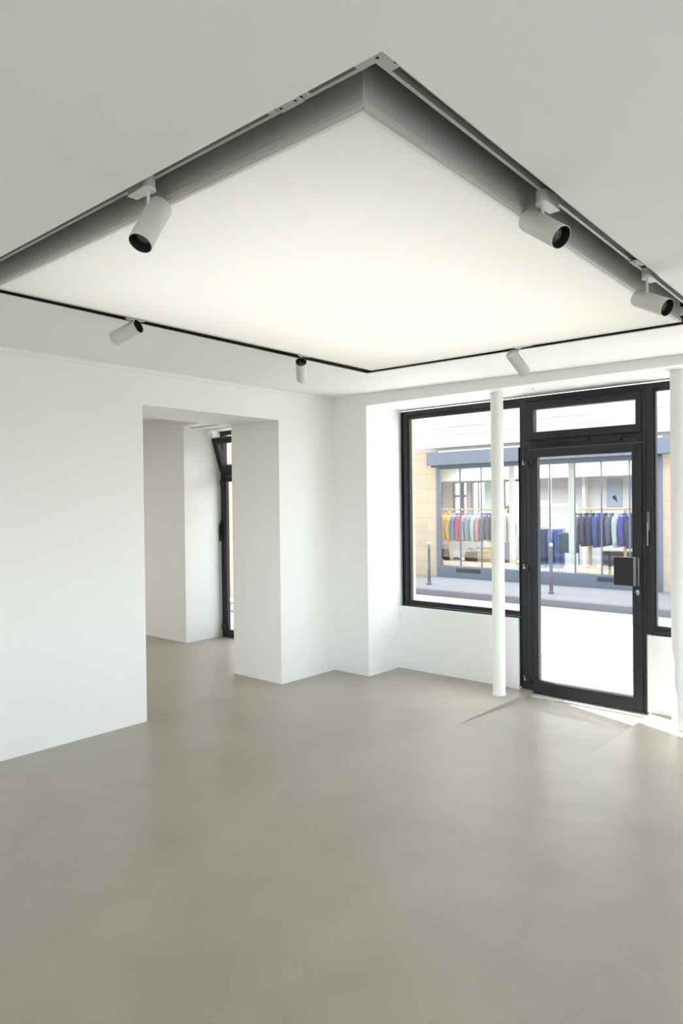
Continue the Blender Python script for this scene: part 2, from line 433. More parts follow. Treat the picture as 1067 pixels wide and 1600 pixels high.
# small hooks under the lintel
for x, y, lab in ((.52, .30, 'tiny grey screw hook under the lintel in the left corner of the window'),
                  (1.02, .28, 'tiny grey screw hook under the lintel over the middle of the left window'),
                  (1.92, .20, 'tiny grey screw hook under the lintel just left above the glass door')):
    b = mb(); b.lathe([(.009,-.003),(.010,0)], (x,y,ZL), 12); b.tube([(x,y,ZL-.002),(x+.002,y,ZL-.012),(x+.008,y,ZL-.014)], .002, 6)
    o = b.build('screw_hook', 'chrome'); rebase(o, (x,y,ZL)); tag(o, lab, 'hook', 'hooks under the lintel')

# ------------------------------------------------------------------ shop front joinery
Y0, Y1 = .497, .565
# window_1
w1 = thing('window_1', (1.05, YW, .59), 'wide fixed window with a dark grey frame left of the glass door', 'window', kind='structure')
b = mb(); b.ring(.437, 1.648, .589, 2.412, .050, .0, .024, .044, Y0+.008, Y1); fr = b.build('window_frame', 'frame', w1, bevel=.002)
b = mb(); b.ring(.487, 1.648, .613, 2.368, .020, .004, .024, .030, Y0+.022, Y1-.005); b.build('glazing_bead', 'frame', fr, bevel=.002)
b = mb(); b.ring(.430, .437, .589, 2.405, .007, 0, 0, 0, Y0-.006, Y1); b.build('frame_seal', 'frame2', fr)
b = mb(); b.box(.437, 1.665, .470, Y0+.01, .586, .600); b.build('sill_bar', 'frame', w1, bevel=.002)
b = mb(); b.box(.503, 1.650, .532, .540, .630, 2.345); b.build('window_pane', 'glass', w1)
# window_2
w2 = thing('window_2', (3.3, YW, .57), 'narrow dark grey framed window seen right of the glass door', 'window', kind='structure')
b = mb(); b.ring(2.655, 4.3, .562, 2.412, .050, .06, .035, .044, Y0+.008, Y1); fr = b.build('window_frame', 'frame', w2, bevel=.002)
b = mb(); b.ring(2.705, 4.24, .597, 2.368, .016, .03, .030, .018, Y0+.022, Y1-.005); b.build('glazing_bead', 'frame', fr, bevel=.002)
b = mb(); b.box(2.716, 4.22, .532, .540, .622, 2.355); b.build('window_pane', 'glass', w2)
b = mb(); b.box(2.664, 2.682, Y0-.012, Y0+.008, 1.33, 1.47)
hd = b.build('bolt_handle', mat('grey_handle', (.11, .115, .13), .35), w2, bevel=.002)
b = mb(); b.box(2.668, 2.677, Y0-.026, Y0-.014, 1.22, 1.39); b.box(2.668, 2.677, Y0-.014, Y0-.010, 1.36, 1.39); b.build('lever', mat('lever_grey', (.20, .205, .22), .4), hd, bevel=.001)
# door_1
d1 = thing('door_1', (2.17, YW, -.03), 'dark grey framed glass entrance door with a transom light above', 'door', kind='structure')
b = mb()
b.box(1.648, 1.700, Y0, Y1, -.03, 2.412)         # left post
b.box(2.632, 2.655, Y0, Y1, -.03, 2.412)         # right post
b.box(1.700, 2.632, Y0, Y1, 2.372, 2.412)        # head
b.box(1.700, 2.632, Y0, Y1, 1.985, 2.055)        # transom rail
df_ = b.build('door_frame', 'frame', d1, bevel=.002)
b = mb(); b.box(1.645, 1.6495, Y0-.022, Y0, .02, 2.0); b.box(1.7005, 1.703, Y0-.004, Y0+.03, -.02, 1.985); b.build('frame_gasket', 'frame2', df_)
ts = mb(); ts.ring(1.704, 2.628, 2.058, 2.369, .068, .040, .060, .064, Y0-.012, Y1-.01)
tso = ts.build('transom_sash', 'frame', d1, bevel=.003)
b = mb(); b.ring(1.768, 2.592, 2.114, 2.309, .006, .006, .006, .006, Y0-.006, Y1-.02); b.build('glazing_bead', 'frame2', tso)
b = mb(); b.box(1.770, 2.590, .532, .540, 2.116, 2.307); b.build('transom_pane', 'glass', tso)
b = mb(); b.box(2.10, 2.26, Y0-.034, Y0-.013, 2.352, 2.364); b.box(2.24, 2.60, Y0-.022, Y0-.013, 2.362, 2.371)
b.box(2.10, 2.14, Y0-.036, Y0-.013, 2.338, 2.352); b.build('stay_arm', 'blackmetal', tso, bevel=.002)
b = mb(); b.box(1.745, 1.83, Y0-.014, Y0, 2.040, 2.049); b.box(1.76, 2.24, Y0-.03, Y0, 2.013, 2.019); b.hexa([(1.83,Y0-.03,2.020),(2.24,Y0-.03,2.020),(2.24,Y0,2.020),(1.83,Y0,2.020),(1.83,Y0-.03,2.026),(2.24,Y0-.03,2.046),(2.24,Y0,2.046),(1.83,Y0,2.026)])
b.build('closer_arm', 'blackmetal', d1, bevel=.002)
b = mb(); b.box(2.405, 2.485, Y0-.03, Y0, 2.004, 2.032); b.box(2.50, 2.59, Y0-.012, Y0, 2.028, 2.036); b.build('latch', 'blackmetal', d1, bevel=.003)
lf = mb(); lf.ring(1.706, 2.628, -.022, 1.980, .092, .068, .102, .062, Y0-.008, Y1-.012)
leaf = lf.build('door_leaf', 'frame', d1, bevel=.003)
b = mb(); b.ring(1.796, 2.563, .079, 1.920, .007, .007, .006, .007, Y0-.002, Y1-.02); b.build('glazing_bead', 'frame2', leaf)
b = mb(); b.box(1.799, 2.560, .532, .540, .082, 1.917); b.build('door_pane', 'glass', leaf)
b = mb(); b.box(1.742, 1.746, Y0-.010, Y0-.006, -.02, 1.975); b.box(1.752, 1.755, Y0-.010, Y0-.006, -.02, 1.975); b.build('profile_groove', 'frame2', leaf)
for z in (1.865, 1.010, .085):
    b = mb(); b.box(1.690, 1.735, Y0-.026, Y0-.004, z-.028, z+.030); b.box(1.735, 1.775, Y0-.020, Y0-.004, z+.0, z+.034)
    hi = b.build('hinge', 'blackmetal', leaf, bevel=.003)
    b = mb(); b.tube([(1.686,Y0-.022,z-.010),(1.686,Y0-.022,z+.030)], .0035, 10); b.box(1.684, 1.702, Y0-.029, Y0-.024, z-.008, z+.001)
    b.build('hinge_pin', 'chrome', hi, smooth=True)
b = mb(); b.box(2.440, 2.585, Y0-.062, Y0-.052, .920, 1.132); b.box(2.560, 2.612, Y0-.052, Y0-.006, .920, 1.132); 
hp = b.build('pull_plate', 'blackmetal', leaf, bevel=.003)
b = mb(); b.hexa([(2.585,Y0-.064,.922),(2.618,Y0-.036,.922),(2.615,Y0-.030,.922),(2.583,Y0-.056,.922),(2.585,Y0-.064,1.130),(2.618,Y0-.036,1.130),(2.615,Y0-.030,1.130),(2.583,Y0-.056,1.130)])
b.build('plate_edge', mat('grey_plate_edge', (.16, .16, .18), .4), hp)
b = mb(); b.tube([(2.601,Y0-.008,.876),(2.601,Y0-.022,.876)], .015, 16); b.tube([(2.601,Y0-.022,.876),(2.601,Y0-.036,.876)], .008, 12); b.box(2.594, 2.608, Y0-.02, Y0-.008, .850, .876)
b.build('lock_cylinder', 'chrome', leaf, smooth=True)

# door_2, in the second room, with its transom tilted open
d2 = thing('door_2', (-1.7, .45, 0), 'dark grey framed glass door of the second room, half hidden by the doorway', 'door', kind='structure')
a0, a1 = -2.172, -.72
b = mb(); b.box(a0, a0+.05, .42, .48, 0, 2.415); b.box(a1-.05, a1, .42, .48, 0, 2.415); b.box(a0+.05, a1-.05, .42, .48, 2.375, 2.415); b.box(a0+.05, a1-.05, .42, .48, 1.89, 1.95)
b.build('door_frame', 'frame', d2, bevel=.002)
b = mb(); b.ring(a0+.052, a1-.052, .004, 1.886, .056, .085, .085, .06, .412, .455); lf2 = b.build('door_leaf', 'frame', d2, bevel=.003)
b = mb(); b.box(a0+.105, a1-.13, .436, .444, .085, 1.83); b.build('door_pane', 'glass', lf2)
for z in (1.82, .12):
    b = mb(); b.box(a0+.03, a0+.09, .385, .406, z-.035, z+.035); b.build('hinge', 'blackmetal', lf2, bevel=.003)
b = mb(); b.box(a0+.005, a0+.05, .40, .42, 1.20, 1.37); b.box(a0+.012, a0+.026, .375, .40, 1.13, 1.33); b.build('bolt_handle', 'blackmetal', d2, bevel=.003)
ang = math.radians(17)
sx0, sx1, hz, hh = a0+.01, a1-.02, 1.955, .40
sash = mb(); sash.ring(sx0, sx1, 0, hh, .07, .07, .07, .07, -.03, .03); sash.bm.verts.ensure_lookup_table()
rotm = Matrix.Translation((0,.43,hz)) @ Matrix.Rotation(ang, 4, 'X')
bmesh.ops.transform(sash.bm, matrix=rotm, verts=sash.bm.verts)
so = sash.build('transom_sash', 'frame', d2, bevel=.003); so['label'] = 'dark transom sash tilted inward'
b = mb(); b.box(sx0+.06, sx1-.06, -.004, .004, .06, hh-.06); bmesh.ops.transform(b.bm, matrix=rotm, verts=b.bm.verts); b.build('transom_pane', 'glass', so)

# ------------------------------------------------------------------ street
b = mb(); b.box(-12, 22, -24, YB-.2, -.4, -.09); b.box(XR+.3, 22, YB-.2, .6, -.4, -.09); struct(b.build('ground_bounce_rear', mat('bounce_ground', (.25,.25,.24), .85, var=.05)))  # unseen ground added to bounce daylight up to the ceiling
b = mb(); b.box(-12, -5.4, .84, 3.46, -.1, 11.6); struct(b.build('wall_sun_block', 'stone'), 'unseen stone block added to shade the left window', 'wall')  # out of view, added to keep the sun off the left window
ZR = -.22
b = mb(); b.box(-26, 24, 2.2, 6.30, ZR-.2, ZR); struct(b.build('road', 'road'), 'sunlit road between the two shops', 'road')
b = mb(); b.box(-26, 24, .6, 2.06, -.4, -.09); struct(b.build('pavement_near', 'pave'))
b = mb(); b.box(-26, 24, 2.06, 2.2, -.4, -.09); struct(b.build('kerb_near', 'kerb'))
def slabs():
    m, N, L, P = newmat('pavement_slabs'); P.inputs['Roughness'].default_value = .85
    tc = N.new('ShaderNodeTexCoord'); bt = N.new('ShaderNodeTexBrick'); bt.inputs['Scale'].default_value = 1
    bt.inputs['Color1'].default_value = (.22,.223,.238,1); bt.inputs['Color2'].default_value = (.205,.209,.225,1); bt.inputs['Mortar'].default_value = (.14,.14,.155,1)
    bt.inputs['Mortar Size'].default_value = .008; bt.inputs['Brick Width'].default_value = .9; bt.inputs['Row Height'].default_value = .5
    L.new(tc.outputs['Object'], bt.inputs['Vector']); L.new(bt.outputs['Color'], P.inputs['Base Color']); return m
M['slabs'] = slabs()
b = mb(); b.box(-26, 24, 6.44, 8.6, -.4, -.1); struct(b.build('pavement_far', 'slabs'), 'pale grey slab pavement in front of the clothes shop', 'pavement')
b = mb(); b.box(-26, 24, 6.30, 6.44, -.4, -.098); struct(b.build('kerb_far', 'kerb', bevel=.015), 'grey granite kerb edging the far pavement', 'kerb')

def bollard(x, y, h, lab):
    b = mb(); z0 = -.1
    b.lathe([(.052,0),(.052,.03),(.034,.05),(.031,.30),(.036,.31),(.036,.33),(.030,.34),(.026,h-.20),(.033,h-.19),(.033,h-.17),(.022,h-.15),(.022,h-.10)], (x,y,z0), 20)
    o = rebase(b.build('bollard', 'bollard', None, smooth=True), (x,y,z0))
    tag(o, lab, 'bollard', 'street bollards on the far pavement')
    b = mb(); R = .036
    b.lathe([(max(.0005, R*math.sin(PI*k/10)), h-.065-R*math.cos(PI*k/10)) for k in range(11)], (x,y,z0), 20)
    kn = b.build('ball_finial', mat('pale_bollard_ball', (.40, .41, .43), .4), o, smooth=True)
bollard(-3.70, 6.95, .90, 'slim grey street bollard at the left, in front of the stone wall')
bollard(-1.135, 7.05, .94, 'slim grey street bollard seen through the glass door')

# ------------------------------------------------------------------ building opposite with its shop front
FY = 8.4
bd = thing('building', (-2.1, FY, -.1), 'pale stone building across the street with a blue grey clothes shop front', 'building')
b = mb(); b.box(-18, -4.47, FY, FY+.08, -.1, 2.72); b.box(.36, 7.5, FY, FY+.08, -.1, 2.72)
b.build('stone_wall', 'stone', bd)
b = mb(); b.box(-18, 7.5, FY, FY+.4, 2.72, 9.1)
b.build('upper_wall', 'stonepale', bd)
b = mb(); b.box(-18, 7.5, FY-.10, FY, 2.77, 2.83); b.box(-18, 7.5, FY-.06, FY, 2.83, 2.86)
b.build('ledge', 'stonepale', bd, bevel=.01)
b = mb(); b.box(-18, 7.5, FY-.07, FY, 3.06, 3.10); b.build('string_course', 'stonepale', bd, bevel=.008)
for x in (-6.2, -3.9, -1.55, .8, 3.1):
    b = mb(); b.ring(x-.62, x+.62, 3.27, 5.2, .10, .10, .07, .12, FY-.03, FY); wo = b.build('window_surround', 'stonepale', bd, bevel=.006)
    b = mb(); b.box(x-.72, x+.72, FY-.12, FY, 3.22, 3.27); b.build('window_sill', 'stonepale', wo, bevel=.006)
    b = mb(); b.ring(x-.52, x+.52, 3.34, 5.08, .05, .05, .06, .06, FY-.016, FY-.002); b.box(x-.03, x+.03, FY-.016, FY-.002, 3.4, 5.02); b.box(x-.47, x-.03, FY-.009, FY-.002, 3.4, 5.02); b.box(x+.03, x+.47, FY-.009, FY-.002, 3.4, 5.02); b.build('shutter', 'shopwhite', wo)
b = mb(); b.box(-4.545, .78, FY-.30, FY-.0, 2.377, 2.662)
b.build('shutter_box', 'awning', bd, bevel=.01)
b = mb(); b.box(-4.44, .34, FY-.26, FY+.10, 2.335, 2.376); b.build('shutter_slot', 'shopdark', bd)
b = mb(); b.box(-4.47, -4.375, FY-.03, FY+.045, -.1, 2.35); b.box(.275, .36, FY-.03, FY+.10, -.1, 2.35); b.box(-4.375, .275, FY-.02, FY+.10, 2.30, 2.35)
b.build('shop_frame', 'shopframe', bd, bevel=.006)
b = mb(); b.box(-4.375, .275, FY-.05, FY+.12, -.1, .15); si = b.build('sill_panel', 'shopframe', bd, bevel=.006)
for x0, x1 in ((-3.94,-3.35), (-.81,-.20)):
    b = mb()
    for k in range(4): b.box(x0, x1, FY-.062, FY-.045, .035+k*.02, .047+k*.02)
    b.box(x0-.01, x1+.01, FY-.053, FY-.050, .025, .115)
    b.build('vent_grille', 'shopdark', si)
muls = [-3.88, -3.355, -2.86, -2.33, -1.80, -1.28, -.758, -.233]
for x in muls:
    b = mb(); b.box(x-.009, x+.009, FY+.02, FY+.06, .15, 2.30); b.build('mullion', 'shopframe', bd)
ed = [-4.375] + muls + [.275]
for x0, x1 in zip(ed, ed[1:]):
    b = mb(); b.box(x0+.009, x1-.009, FY+.036, FY+.044, .15, 2.30); b.build('shop_pane', 'shopglass', bd)
# interior shell
BY = 11.6
b = mb(); b.box(-7.2, 1.6, FY+.121, BY+.2, -.2, .02); struct(b.build('floor_shop', 'shopfloor'), 'grey floor of the clothes shop across the street', 'floor')
b = mb(); b.box(-7.2, 1.6, FY+.081, BY+.2, 2.46, 2.6); struct(b.build('ceiling_shop', 'shopwhite'))
b = mb(); b.box(-7.2, 1.6, BY-.9, BY, 2.12, 2.46); struct(b.build('trim_4', 'shopwhite'))
b = mb(); b.box(-7.3, -7.2, FY+.081, BY+.2, .02, 2.46); b.box(1.6, 1.7, FY+.081, BY+.2, .02, 2.46); struct(b.build('wall_shop_side', 'shopwhite'))
b = mb()
b.box(-7.2, -6.10, BY, BY+.2, .02, 2.12); b.box(-6.10, -4.02, BY, BY+.2, .02, .80); b.box(-5.66, -5.52, BY, BY+.2, .8, 2.12)
b.box(-4.02, 1.6, BY, BY+.2, .02, 2.12)
struct(b.build('wall_shop_back', 'shopwall'), 'grey back wall of the clothes shop', 'wall')
b = mb()
b.ring(-6.10, -5.66, .80, 2.12, .04, .02, .04, .04, BY+.02, BY+.08); b.box(-5.86, -5.76, BY+.02, BY+.08, .84, 2.08); b.box(-6.06, -5.68, BY+.02, BY+.08, 1.70, 1.76)
b.ring(-5.52, -4.02, .80, 2.12, .02, .04, .04, .04, BY+.02, BY+.08); b.box(-5.32, -5.30, BY+.02, BY+.08, .84, 2.08); b.box(-4.56, -4.52, BY+.02, BY+.08, .84, 2.08); b.box(-4.34, -4.31, BY+.02, BY+.08, .84, 2.08)
struct(b.build('window_3', 'shopdark'), 'dark framed windows in the back wall of the clothes shop', 'window')
b = mb(); b.box(-5.08, -4.60, BY-.05, BY-.01, .5, 2.10); tag(rebase(b.build('mint_panel', 'mint'), (-4.84,BY-.03,.5)), 'tall mint green panel by the back windows of the clothes shop', 'panel')
b = mb(); b.box(-2.37, -2.30, BY-.2, BY-.02, .02, 2.12); struct(b.build('trim_5', 'shopwhite'))
for x, y in ((-2.795, 8.75), (-1.52, 8.85)):
    b = mb(); b.lathe([(.072,.02),(.072,.05),(.064,.06),(.064,2.46)], (x,y,0), 24); o = b.build('column', 'colgreen', None, smooth=True); rebase(o, (x,y,.02)); tag(o, 'pale green round column inside the shop, ' + ('just right of the slim white column' if x < -2 else 'seen through the middle of the glass door'), 'column', 'columns inside the clothes shop')
sl = bpy.data.lights.new('shop_fill_light', 'AREA'); sl.shape = 'RECTANGLE'; sl.size = 5.5; sl.size_y = 1.2; sl.energy = 360; sl.color = (1, .97, .92)  # unseen fill light added to brighten the shop interior
so_ = bpy.data.objects.new('shop_fill_light', sl); COL.objects.link(so_); so_.location = (-2.4, 9.9, 2.44)

# display platforms
def simple(name, m, lab, cat, boxes, loc, bevel=.006, group=None):
    b = mb()
    for q in boxes: b.box(*q)
    return tag(rebase(b.build(name, m, None, bevel=bevel), loc), lab, cat, group)
simple('display_platform', 'wood', 'low pale wooden platform in the left part of the shop window', 'platform', [(-5.4,-3.0,8.82,9.95,.022,.205)], (-4.2,9.2,.022))
simple('display_platform', 'wood', 'low pale wooden platform under the right clothes rail of the shop window', 'platform', [(-1.42,.34,8.82,9.95,.022,.205)], (-.6,9.2,.022))
ZP = .205

def clothes_rail(x0, x1, y, zr, posts, lab):
    t = thing('clothes_rail', ((x0+x1)/2, y, ZP), lab, 'clothes rail')
    b = mb(); b.box(x0, x1, y-.018, y+.018, zr-.02, zr+.022); b.build('rail', 'wood', t, bevel=.004)
    for x in posts:
        b = mb(); b.box(x-.028, x+.028, y-.022, y+.022, ZP+.04, zr-.02); b.build('post', 'wood', t, bevel=.004)
        b = mb(); b.box(x-.03, x+.03, y-.26, y+.26, ZP, ZP+.04); b.build('foot', 'wood', t, bevel=.004)
RY = 9.3
clothes_rail(-4.98, -3.20, RY, 1.385, (-4.76,-3.28), 'wooden clothes rail with bright coloured jackets left of the white column')
clothes_rail(-1.58, .05, RY, 1.385, (-1.33,-.62), 'wooden clothes rail with navy jackets seen through the glass door')

def jacket_parts(root, x, y, zr, L, seed, m, tilt=0):
    rnd = random.Random(seed)
    zt = zr - .10
    b = mb(); n = 20
    prof = [(0,.055,.045),(-.03,.12,.05),(-.07,.205,.052),(-.14,.22,.056),(-.26,.225,.06),(-.42,.225,.058),(-L+.02,.235,.06),(-L,.23,.05)]
    rings = []
    for j, (dz, hw, th) in enumerate(prof):
        r = []
        for k in range(n):
            a = 2*PI*k/n
            cx, cy = math.cos(a), math.sin(a)
            fold = 1 + .10*math.sin(5*a + seed)*(j/len(prof)) + .05*rnd.uniform(-1,1)*(j/len(prof))
            r.append((x + th*fold*math.copysign(abs(cx)**.8, cx), y + hw*math.copysign(abs(cy)**.8, cy), zt+dz))
        rings.append(r)
    b.loft(rings)
    for s in (-1, 1):
        b.tube([(x, y+s*.17, zt-.06), (x+.01, y+s*.225, zt-.16), (x+.02+.01*rnd.uniform(-1,1), y+s*.262, zt-.32), (x+.03, y+s*.262, zt-.46), (x+.035, y+s*.255, zt-min(L-.02,.56))], [.045,.056,.052,.048,.045], 12)
    body = b.build('garment_body', m, root, smooth=True)
    b = mb(); b.tube([(x+.045*math.cos(2*PI*k/12), y+.06*math.sin(2*PI*k/12), zt+.004+.010*math.cos(2*PI*k/12)) for k in range(13)], .016, 8)
    b.build('collar', m, root, smooth=True)
    b = mb(); b.tube([(x,y,zt-.01),(x,y,zr-.03),(x,y+.012,zr+.026),(x,y-.005,zr+.032),(x,y-.024,zr+.020)], .004, 8)
    b.tube([(x,y-.17,zt-.045),(x,y,zt+.012),(x,y+.17,zt-.045)], .007, 8)
    b.build('hanger', 'chrome', root, smooth=True)
LC = [('salmon pink',(.62,.27,.22),'at the left end of the row'), ('orange',(.72,.36,.12),'between the salmon and the yellow one'), ('mustard yellow',(.66,.50,.14),'third from the left of the row'),
      ('bright blue',(.10,.20,.52),'beside the yellow one'), ('red',(.55,.06,.09),'beside the bright blue one'), ('lilac grey',(.36,.33,.42),'just right of the red one'),
      ('grey teal',(.22,.34,.38),'beside the light blue one'), ('light blue',(.40,.56,.64),'in the middle of the row'), ('dusty rose',(.55,.26,.30),'right of the light blue one'),
      ('indigo',(.10,.12,.30),'right of the dusty rose one'), ('dark navy',(.045,.065,.13),'half behind the white column')]
for k, (cn, col, where) in enumerate(LC):
    x = -4.90 + k*.131
    t = thing('jacket', (x, RY, .5), f'{cn} jacket on the left wooden clothes rail, {where}', 'jacket', 'jackets on the left clothes rail')
    jacket_parts(t, x, RY, 1.385, .60 + .05*((k*37 % 5)/5), k, cloth('cloth_'+cn.replace(' ','_'), col))
for k, cn, where in ((0,'navy','first right of the column'),(1,'navy','second right of the column')):
    x = -4.90 + (11+k)*.131
    t = thing('jacket', (x, RY, .5), f'{cn} jacket on the left wooden clothes rail, {where}', 'jacket', 'jackets on the left clothes rail')
    jacket_parts(t, x, RY, 1.385, .62, 20+k, cloth('cloth_navy', (.05,.07,.15)))
RC = [('grey',(.16,.18,.21),'at the left end of the row'), ('dark slate',(.06,.075,.12),'second in the row'), ('navy',(.04,.055,.17),'third in the row'), ('royal blue',(.05,.09,.36),'fourth in the row'),
      ('midnight blue',(.03,.045,.12),'fifth in the row'), ('slate blue',(.10,.14,.22),'just left of the pale one'), ('pale mint',(.52,.64,.64),'the only light one in the row'), ('bright ultramarine',(.06,.07,.40),'right of the pale one'),
      ('deep navy',(.035,.05,.13),'partly behind the door frame')]
for k, (cn, col, where) in enumerate(RC):
    x = -1.55 + k*.130
    t = thing('jacket', (x, RY, .5), f'{cn} jacket on the right wooden clothes rail, {where}', 'jacket', 'jackets on the right clothes rail')
    jacket_parts(t, x, RY, 1.385, .62 + .06*((k*53 % 5)/5), 40+k, cloth('cloth_'+cn.replace(' ','_'), col))

# left window: small things under the jackets
t = thing('display_stool', (-4.98, 9.25, ZP), 'small yellow wooden stool at the left end of the shop window', 'stool')
ym = mat('yellow_wood', (.66, .48, .16), .5)
b = mb(); b.box(-5.11, -4.87, 9.14, 9.38, ZP+.28, ZP+.31); b.build('seat', ym, t, bevel=.005)
for dx in (-.09, .09):
    for dy in (-.09, .09):
        b = mb(); b.tube([(-4.99+dx*1.15,9.26+dy*1.15,ZP),(-4.99+dx*.9,9.26+dy*.9,ZP+.28)], .014, 8); b.build('leg', ym, t)
def bag(x, y, w_, d_, h_, m, lab):
    t = thing('tote_bag', (x,y,ZP), lab, 'bag', 'bags under the left clothes rail')
    b = mb(); rings = []
    for z, s in ((0,.92),(.03,1),(h_*.5,1.04),(h_*.9,.9),(h_,.82)):
        rings.append([(x+w_/2*s*math.copysign(abs(math.cos(a))**.4,math.cos(a)), y+d_/2*s*math.copysign(abs(math.sin(a))**.4,math.sin(a)), ZP+z) for a in [2*PI*k/20+.01 for k in range(20)]])
    b.loft(rings); b.build('bag_body', m, t, smooth=True)
    for s in (-1, 1):
        b = mb(); b.tube([(x-.06,y+s*d_*.3,ZP+h_-.02),(x-.05,y+s*d_*.3,ZP+h_+.07),(x,y+s*d_*.3,ZP+h_+.10),(x+.05,y+s*d_*.3,ZP+h_+.07),(x+.06,y+s*d_*.3,ZP+h_-.02)], .007, 8); b.build('handle', m, t, smooth=True)
bag(-4.72, 9.10, .20, .12, .27, cloth('dark_patterned_cloth', (.05,.055,.09)), 'dark patterned bag under the orange and blue jackets')
bag(-4.12, 9.24, .26, .14, .20, cloth('charcoal_cloth', (.07,.075,.09)), 'charcoal bag behind the white card')
bag(-3.92, 9.26, .24, .14, .22, cloth('plum_cloth', (.12,.10,.15)), 'dull plum bag right of the white card')
t = thing('display_card', (-4.33, 9.0, ZP), 'white card with a small grey picture standing under the jackets', 'card')
b = mb(); b.hexa([(-4.44,8.98,ZP),(-4.22,8.98,ZP),(-4.22,8.995,ZP),(-4.44,8.995,ZP),(-4.44,9.05,ZP+.25),(-4.22,9.05,ZP+.25),(-4.22,9.065,ZP+.25),(-4.44,9.065,ZP+.25)])
b.build('card_board', 'shopwhite', t)
b = mb()
for (u0,u1,h0,h1) in ((-4.42,-4.37,.03,.09),(-4.36,-4.31,.03,.10),(-4.30,-4.25,.03,.08)):
    def yy(h): return 8.978 + .28*h
    b.hexa([(u0,yy(h0)-.001,ZP+h0),(u1,yy(h0)-.001,ZP+h0),(u1,yy(h0)+.003,ZP+h0),(u0,yy(h0)+.003,ZP+h0),(u0,yy(h1)-.001,ZP+h1),(u1,yy(h1)-.001,ZP+h1),(u1,yy(h1)+.003,ZP+h1),(u0,yy(h1)+.003,ZP+h1)])
b.build('picture', mat('grey_print', (.15,.15,.18), .7), t)
t = thing('wooden_crate', (-3.62, 9.1, ZP), 'tan wooden crate holding a cream cloth beside the column', 'crate')
b = mb(); b.box(-3.78, -3.46, 8.98, 9.24, ZP, ZP+.30); b.build('crate_body', 'wood', t, bevel=.005)
b = mb(); b.box(-3.76,-3.48,8.972,8.981,ZP+.03,ZP+.09); b.box(-3.76,-3.48,8.972,8.981,ZP+.11,ZP+.17); b.box(-3.76,-3.48,8.972,8.981,ZP+.19,ZP+.25); b.build('slat', mat('darker_wood',(.45,.32,.18),.6), t)
b = mb()
rings = []
for z, s in ((0,.6),(.05,1.0),(.11,.95),(.17,.7),(.21,.3)):
    rings.append([(-3.62+.16*s*math.cos(2*PI*k/18)*(1+.12*math.sin(3*k)), 9.11+.12*s*math.sin(2*PI*k/18), ZP+.30+z) for k in range(18)])
b.loft(rings)
o = b.build('folded_cloth', cloth('cream_cloth', (.62,.60,.52)), None, smooth=True); rebase(o, (-3.62,9.11,ZP+.30)); tag(o, 'crumpled cream cloth lying on the tan crate', 'cloth')

# dress form with a pale jacket
t = thing('dress_form', (-3.28, 9.55, ZP), 'dress form in a pale mint jacket and dark cap right of the slim white column', 'dress form')
fx, fy = -3.30, 9.55
b = mb(); b.lathe([(.16,ZP),(.16,ZP+.02),(.02,ZP+.03)], (fx,fy,0), 24); b.build('base', 'shopdark', t, smooth=True)
b = mb(); b.tube([(fx,fy,ZP+.02),(fx,fy,.78)], .014, 10); b.build('pole', 'shopdark', t)
def ell(cx, cy, z, rx, ry, n=24): return [(cx+rx*math.cos(2*PI*k/n), cy+ry*math.sin(2*PI*k/n), z) for k in range(n)]
b = mb(); b.loft([ell(fx,fy,.66,.17,.12), ell(fx,fy,.80,.165,.115), ell(fx,fy,.98,.15,.105), ell(fx,fy,1.14,.175,.115), ell(fx,fy,1.22,.185,.10), ell(fx,fy,1.27,.10,.075), ell(fx,fy,1.31,.055,.055)])
for s in (-1, 1): b.tube([(fx+s*.15,fy,1.21),(fx+s*.20,fy-.01,1.08),(fx+s*.215,fy-.02,.92),(fx+s*.21,fy-.04,.76)], [.055,.052,.048,.045], 12)
b.build('jacket', cloth('pale_mint_cloth', (.56,.64,.60)), t, smooth=True)
b = mb(); b.loft([ell(fx,fy,1.29,.045,.045), ell(fx,fy,1.35,.05,.05), ell(fx,fy,1.38,.075,.085), ell(fx,fy,1.46,.08,.09), ell(fx,fy,1.50,.04,.05)]); b.build('head_block', cloth('dark_cap_cloth', (.10,.11,.13)), t, smooth=True)
simple('pedestal', mat('purple_box',(.12,.10,.22),.6), 'dark purple pedestal box in front of the dress form', 'pedestal', [(-3.42,-3.20,9.10,9.32,ZP,.66)], (-3.31,9.21,ZP))
simple('cardboard_box', 'wood', 'tall tan box standing right of the slim interior column', 'box', [(-2.95,-2.72,9.40,9.62,.022,.74)], (-2.83,9.5,.022))

# middle: shelf unit and jeans
t = thing('shelf_unit', (-2.25, 10.0, .022), 'white shelf unit behind the jeans seen through the door', 'shelf')
for z in (1.50, 1.30, .62):
    b = mb(); b.box(-2.95, -1.95, 9.85, 10.15, z-.06, z); b.build('shelf', 'shopwhite', t, bevel=.004)
for x in (-2.95, -1.99):
    b = mb(); b.box(x, x+.04, 9.87, 10.13, .022, 1.44); b.build('upright', 'shopwhite', t)
simple('small_crate', 'wood', 'small pale wooden crate on top of the white shelf unit', 'crate', [(-2.72,-2.52,9.9,10.08,1.501,1.57)], (-2.6,10,1.501))
jr = thing('trouser_rail', (-2.25, 9.3, .022), 'low grey steel rail carrying the blue jeans', 'clothes rail')
b = mb(); b.tube([(-2.72,9.3,1.0),(-1.88,9.3,1.0)], .012, 10); b.build('rail', 'chrome', jr)
for x in (-2.72, -1.88):
    b = mb(); b.tube([(x,9.3,.022),(x,9.3,1.0)], .012, 10); b.box(x-.02, x+.02, 9.1, 9.5, .022, .045); b.build('post', 'chrome', jr)
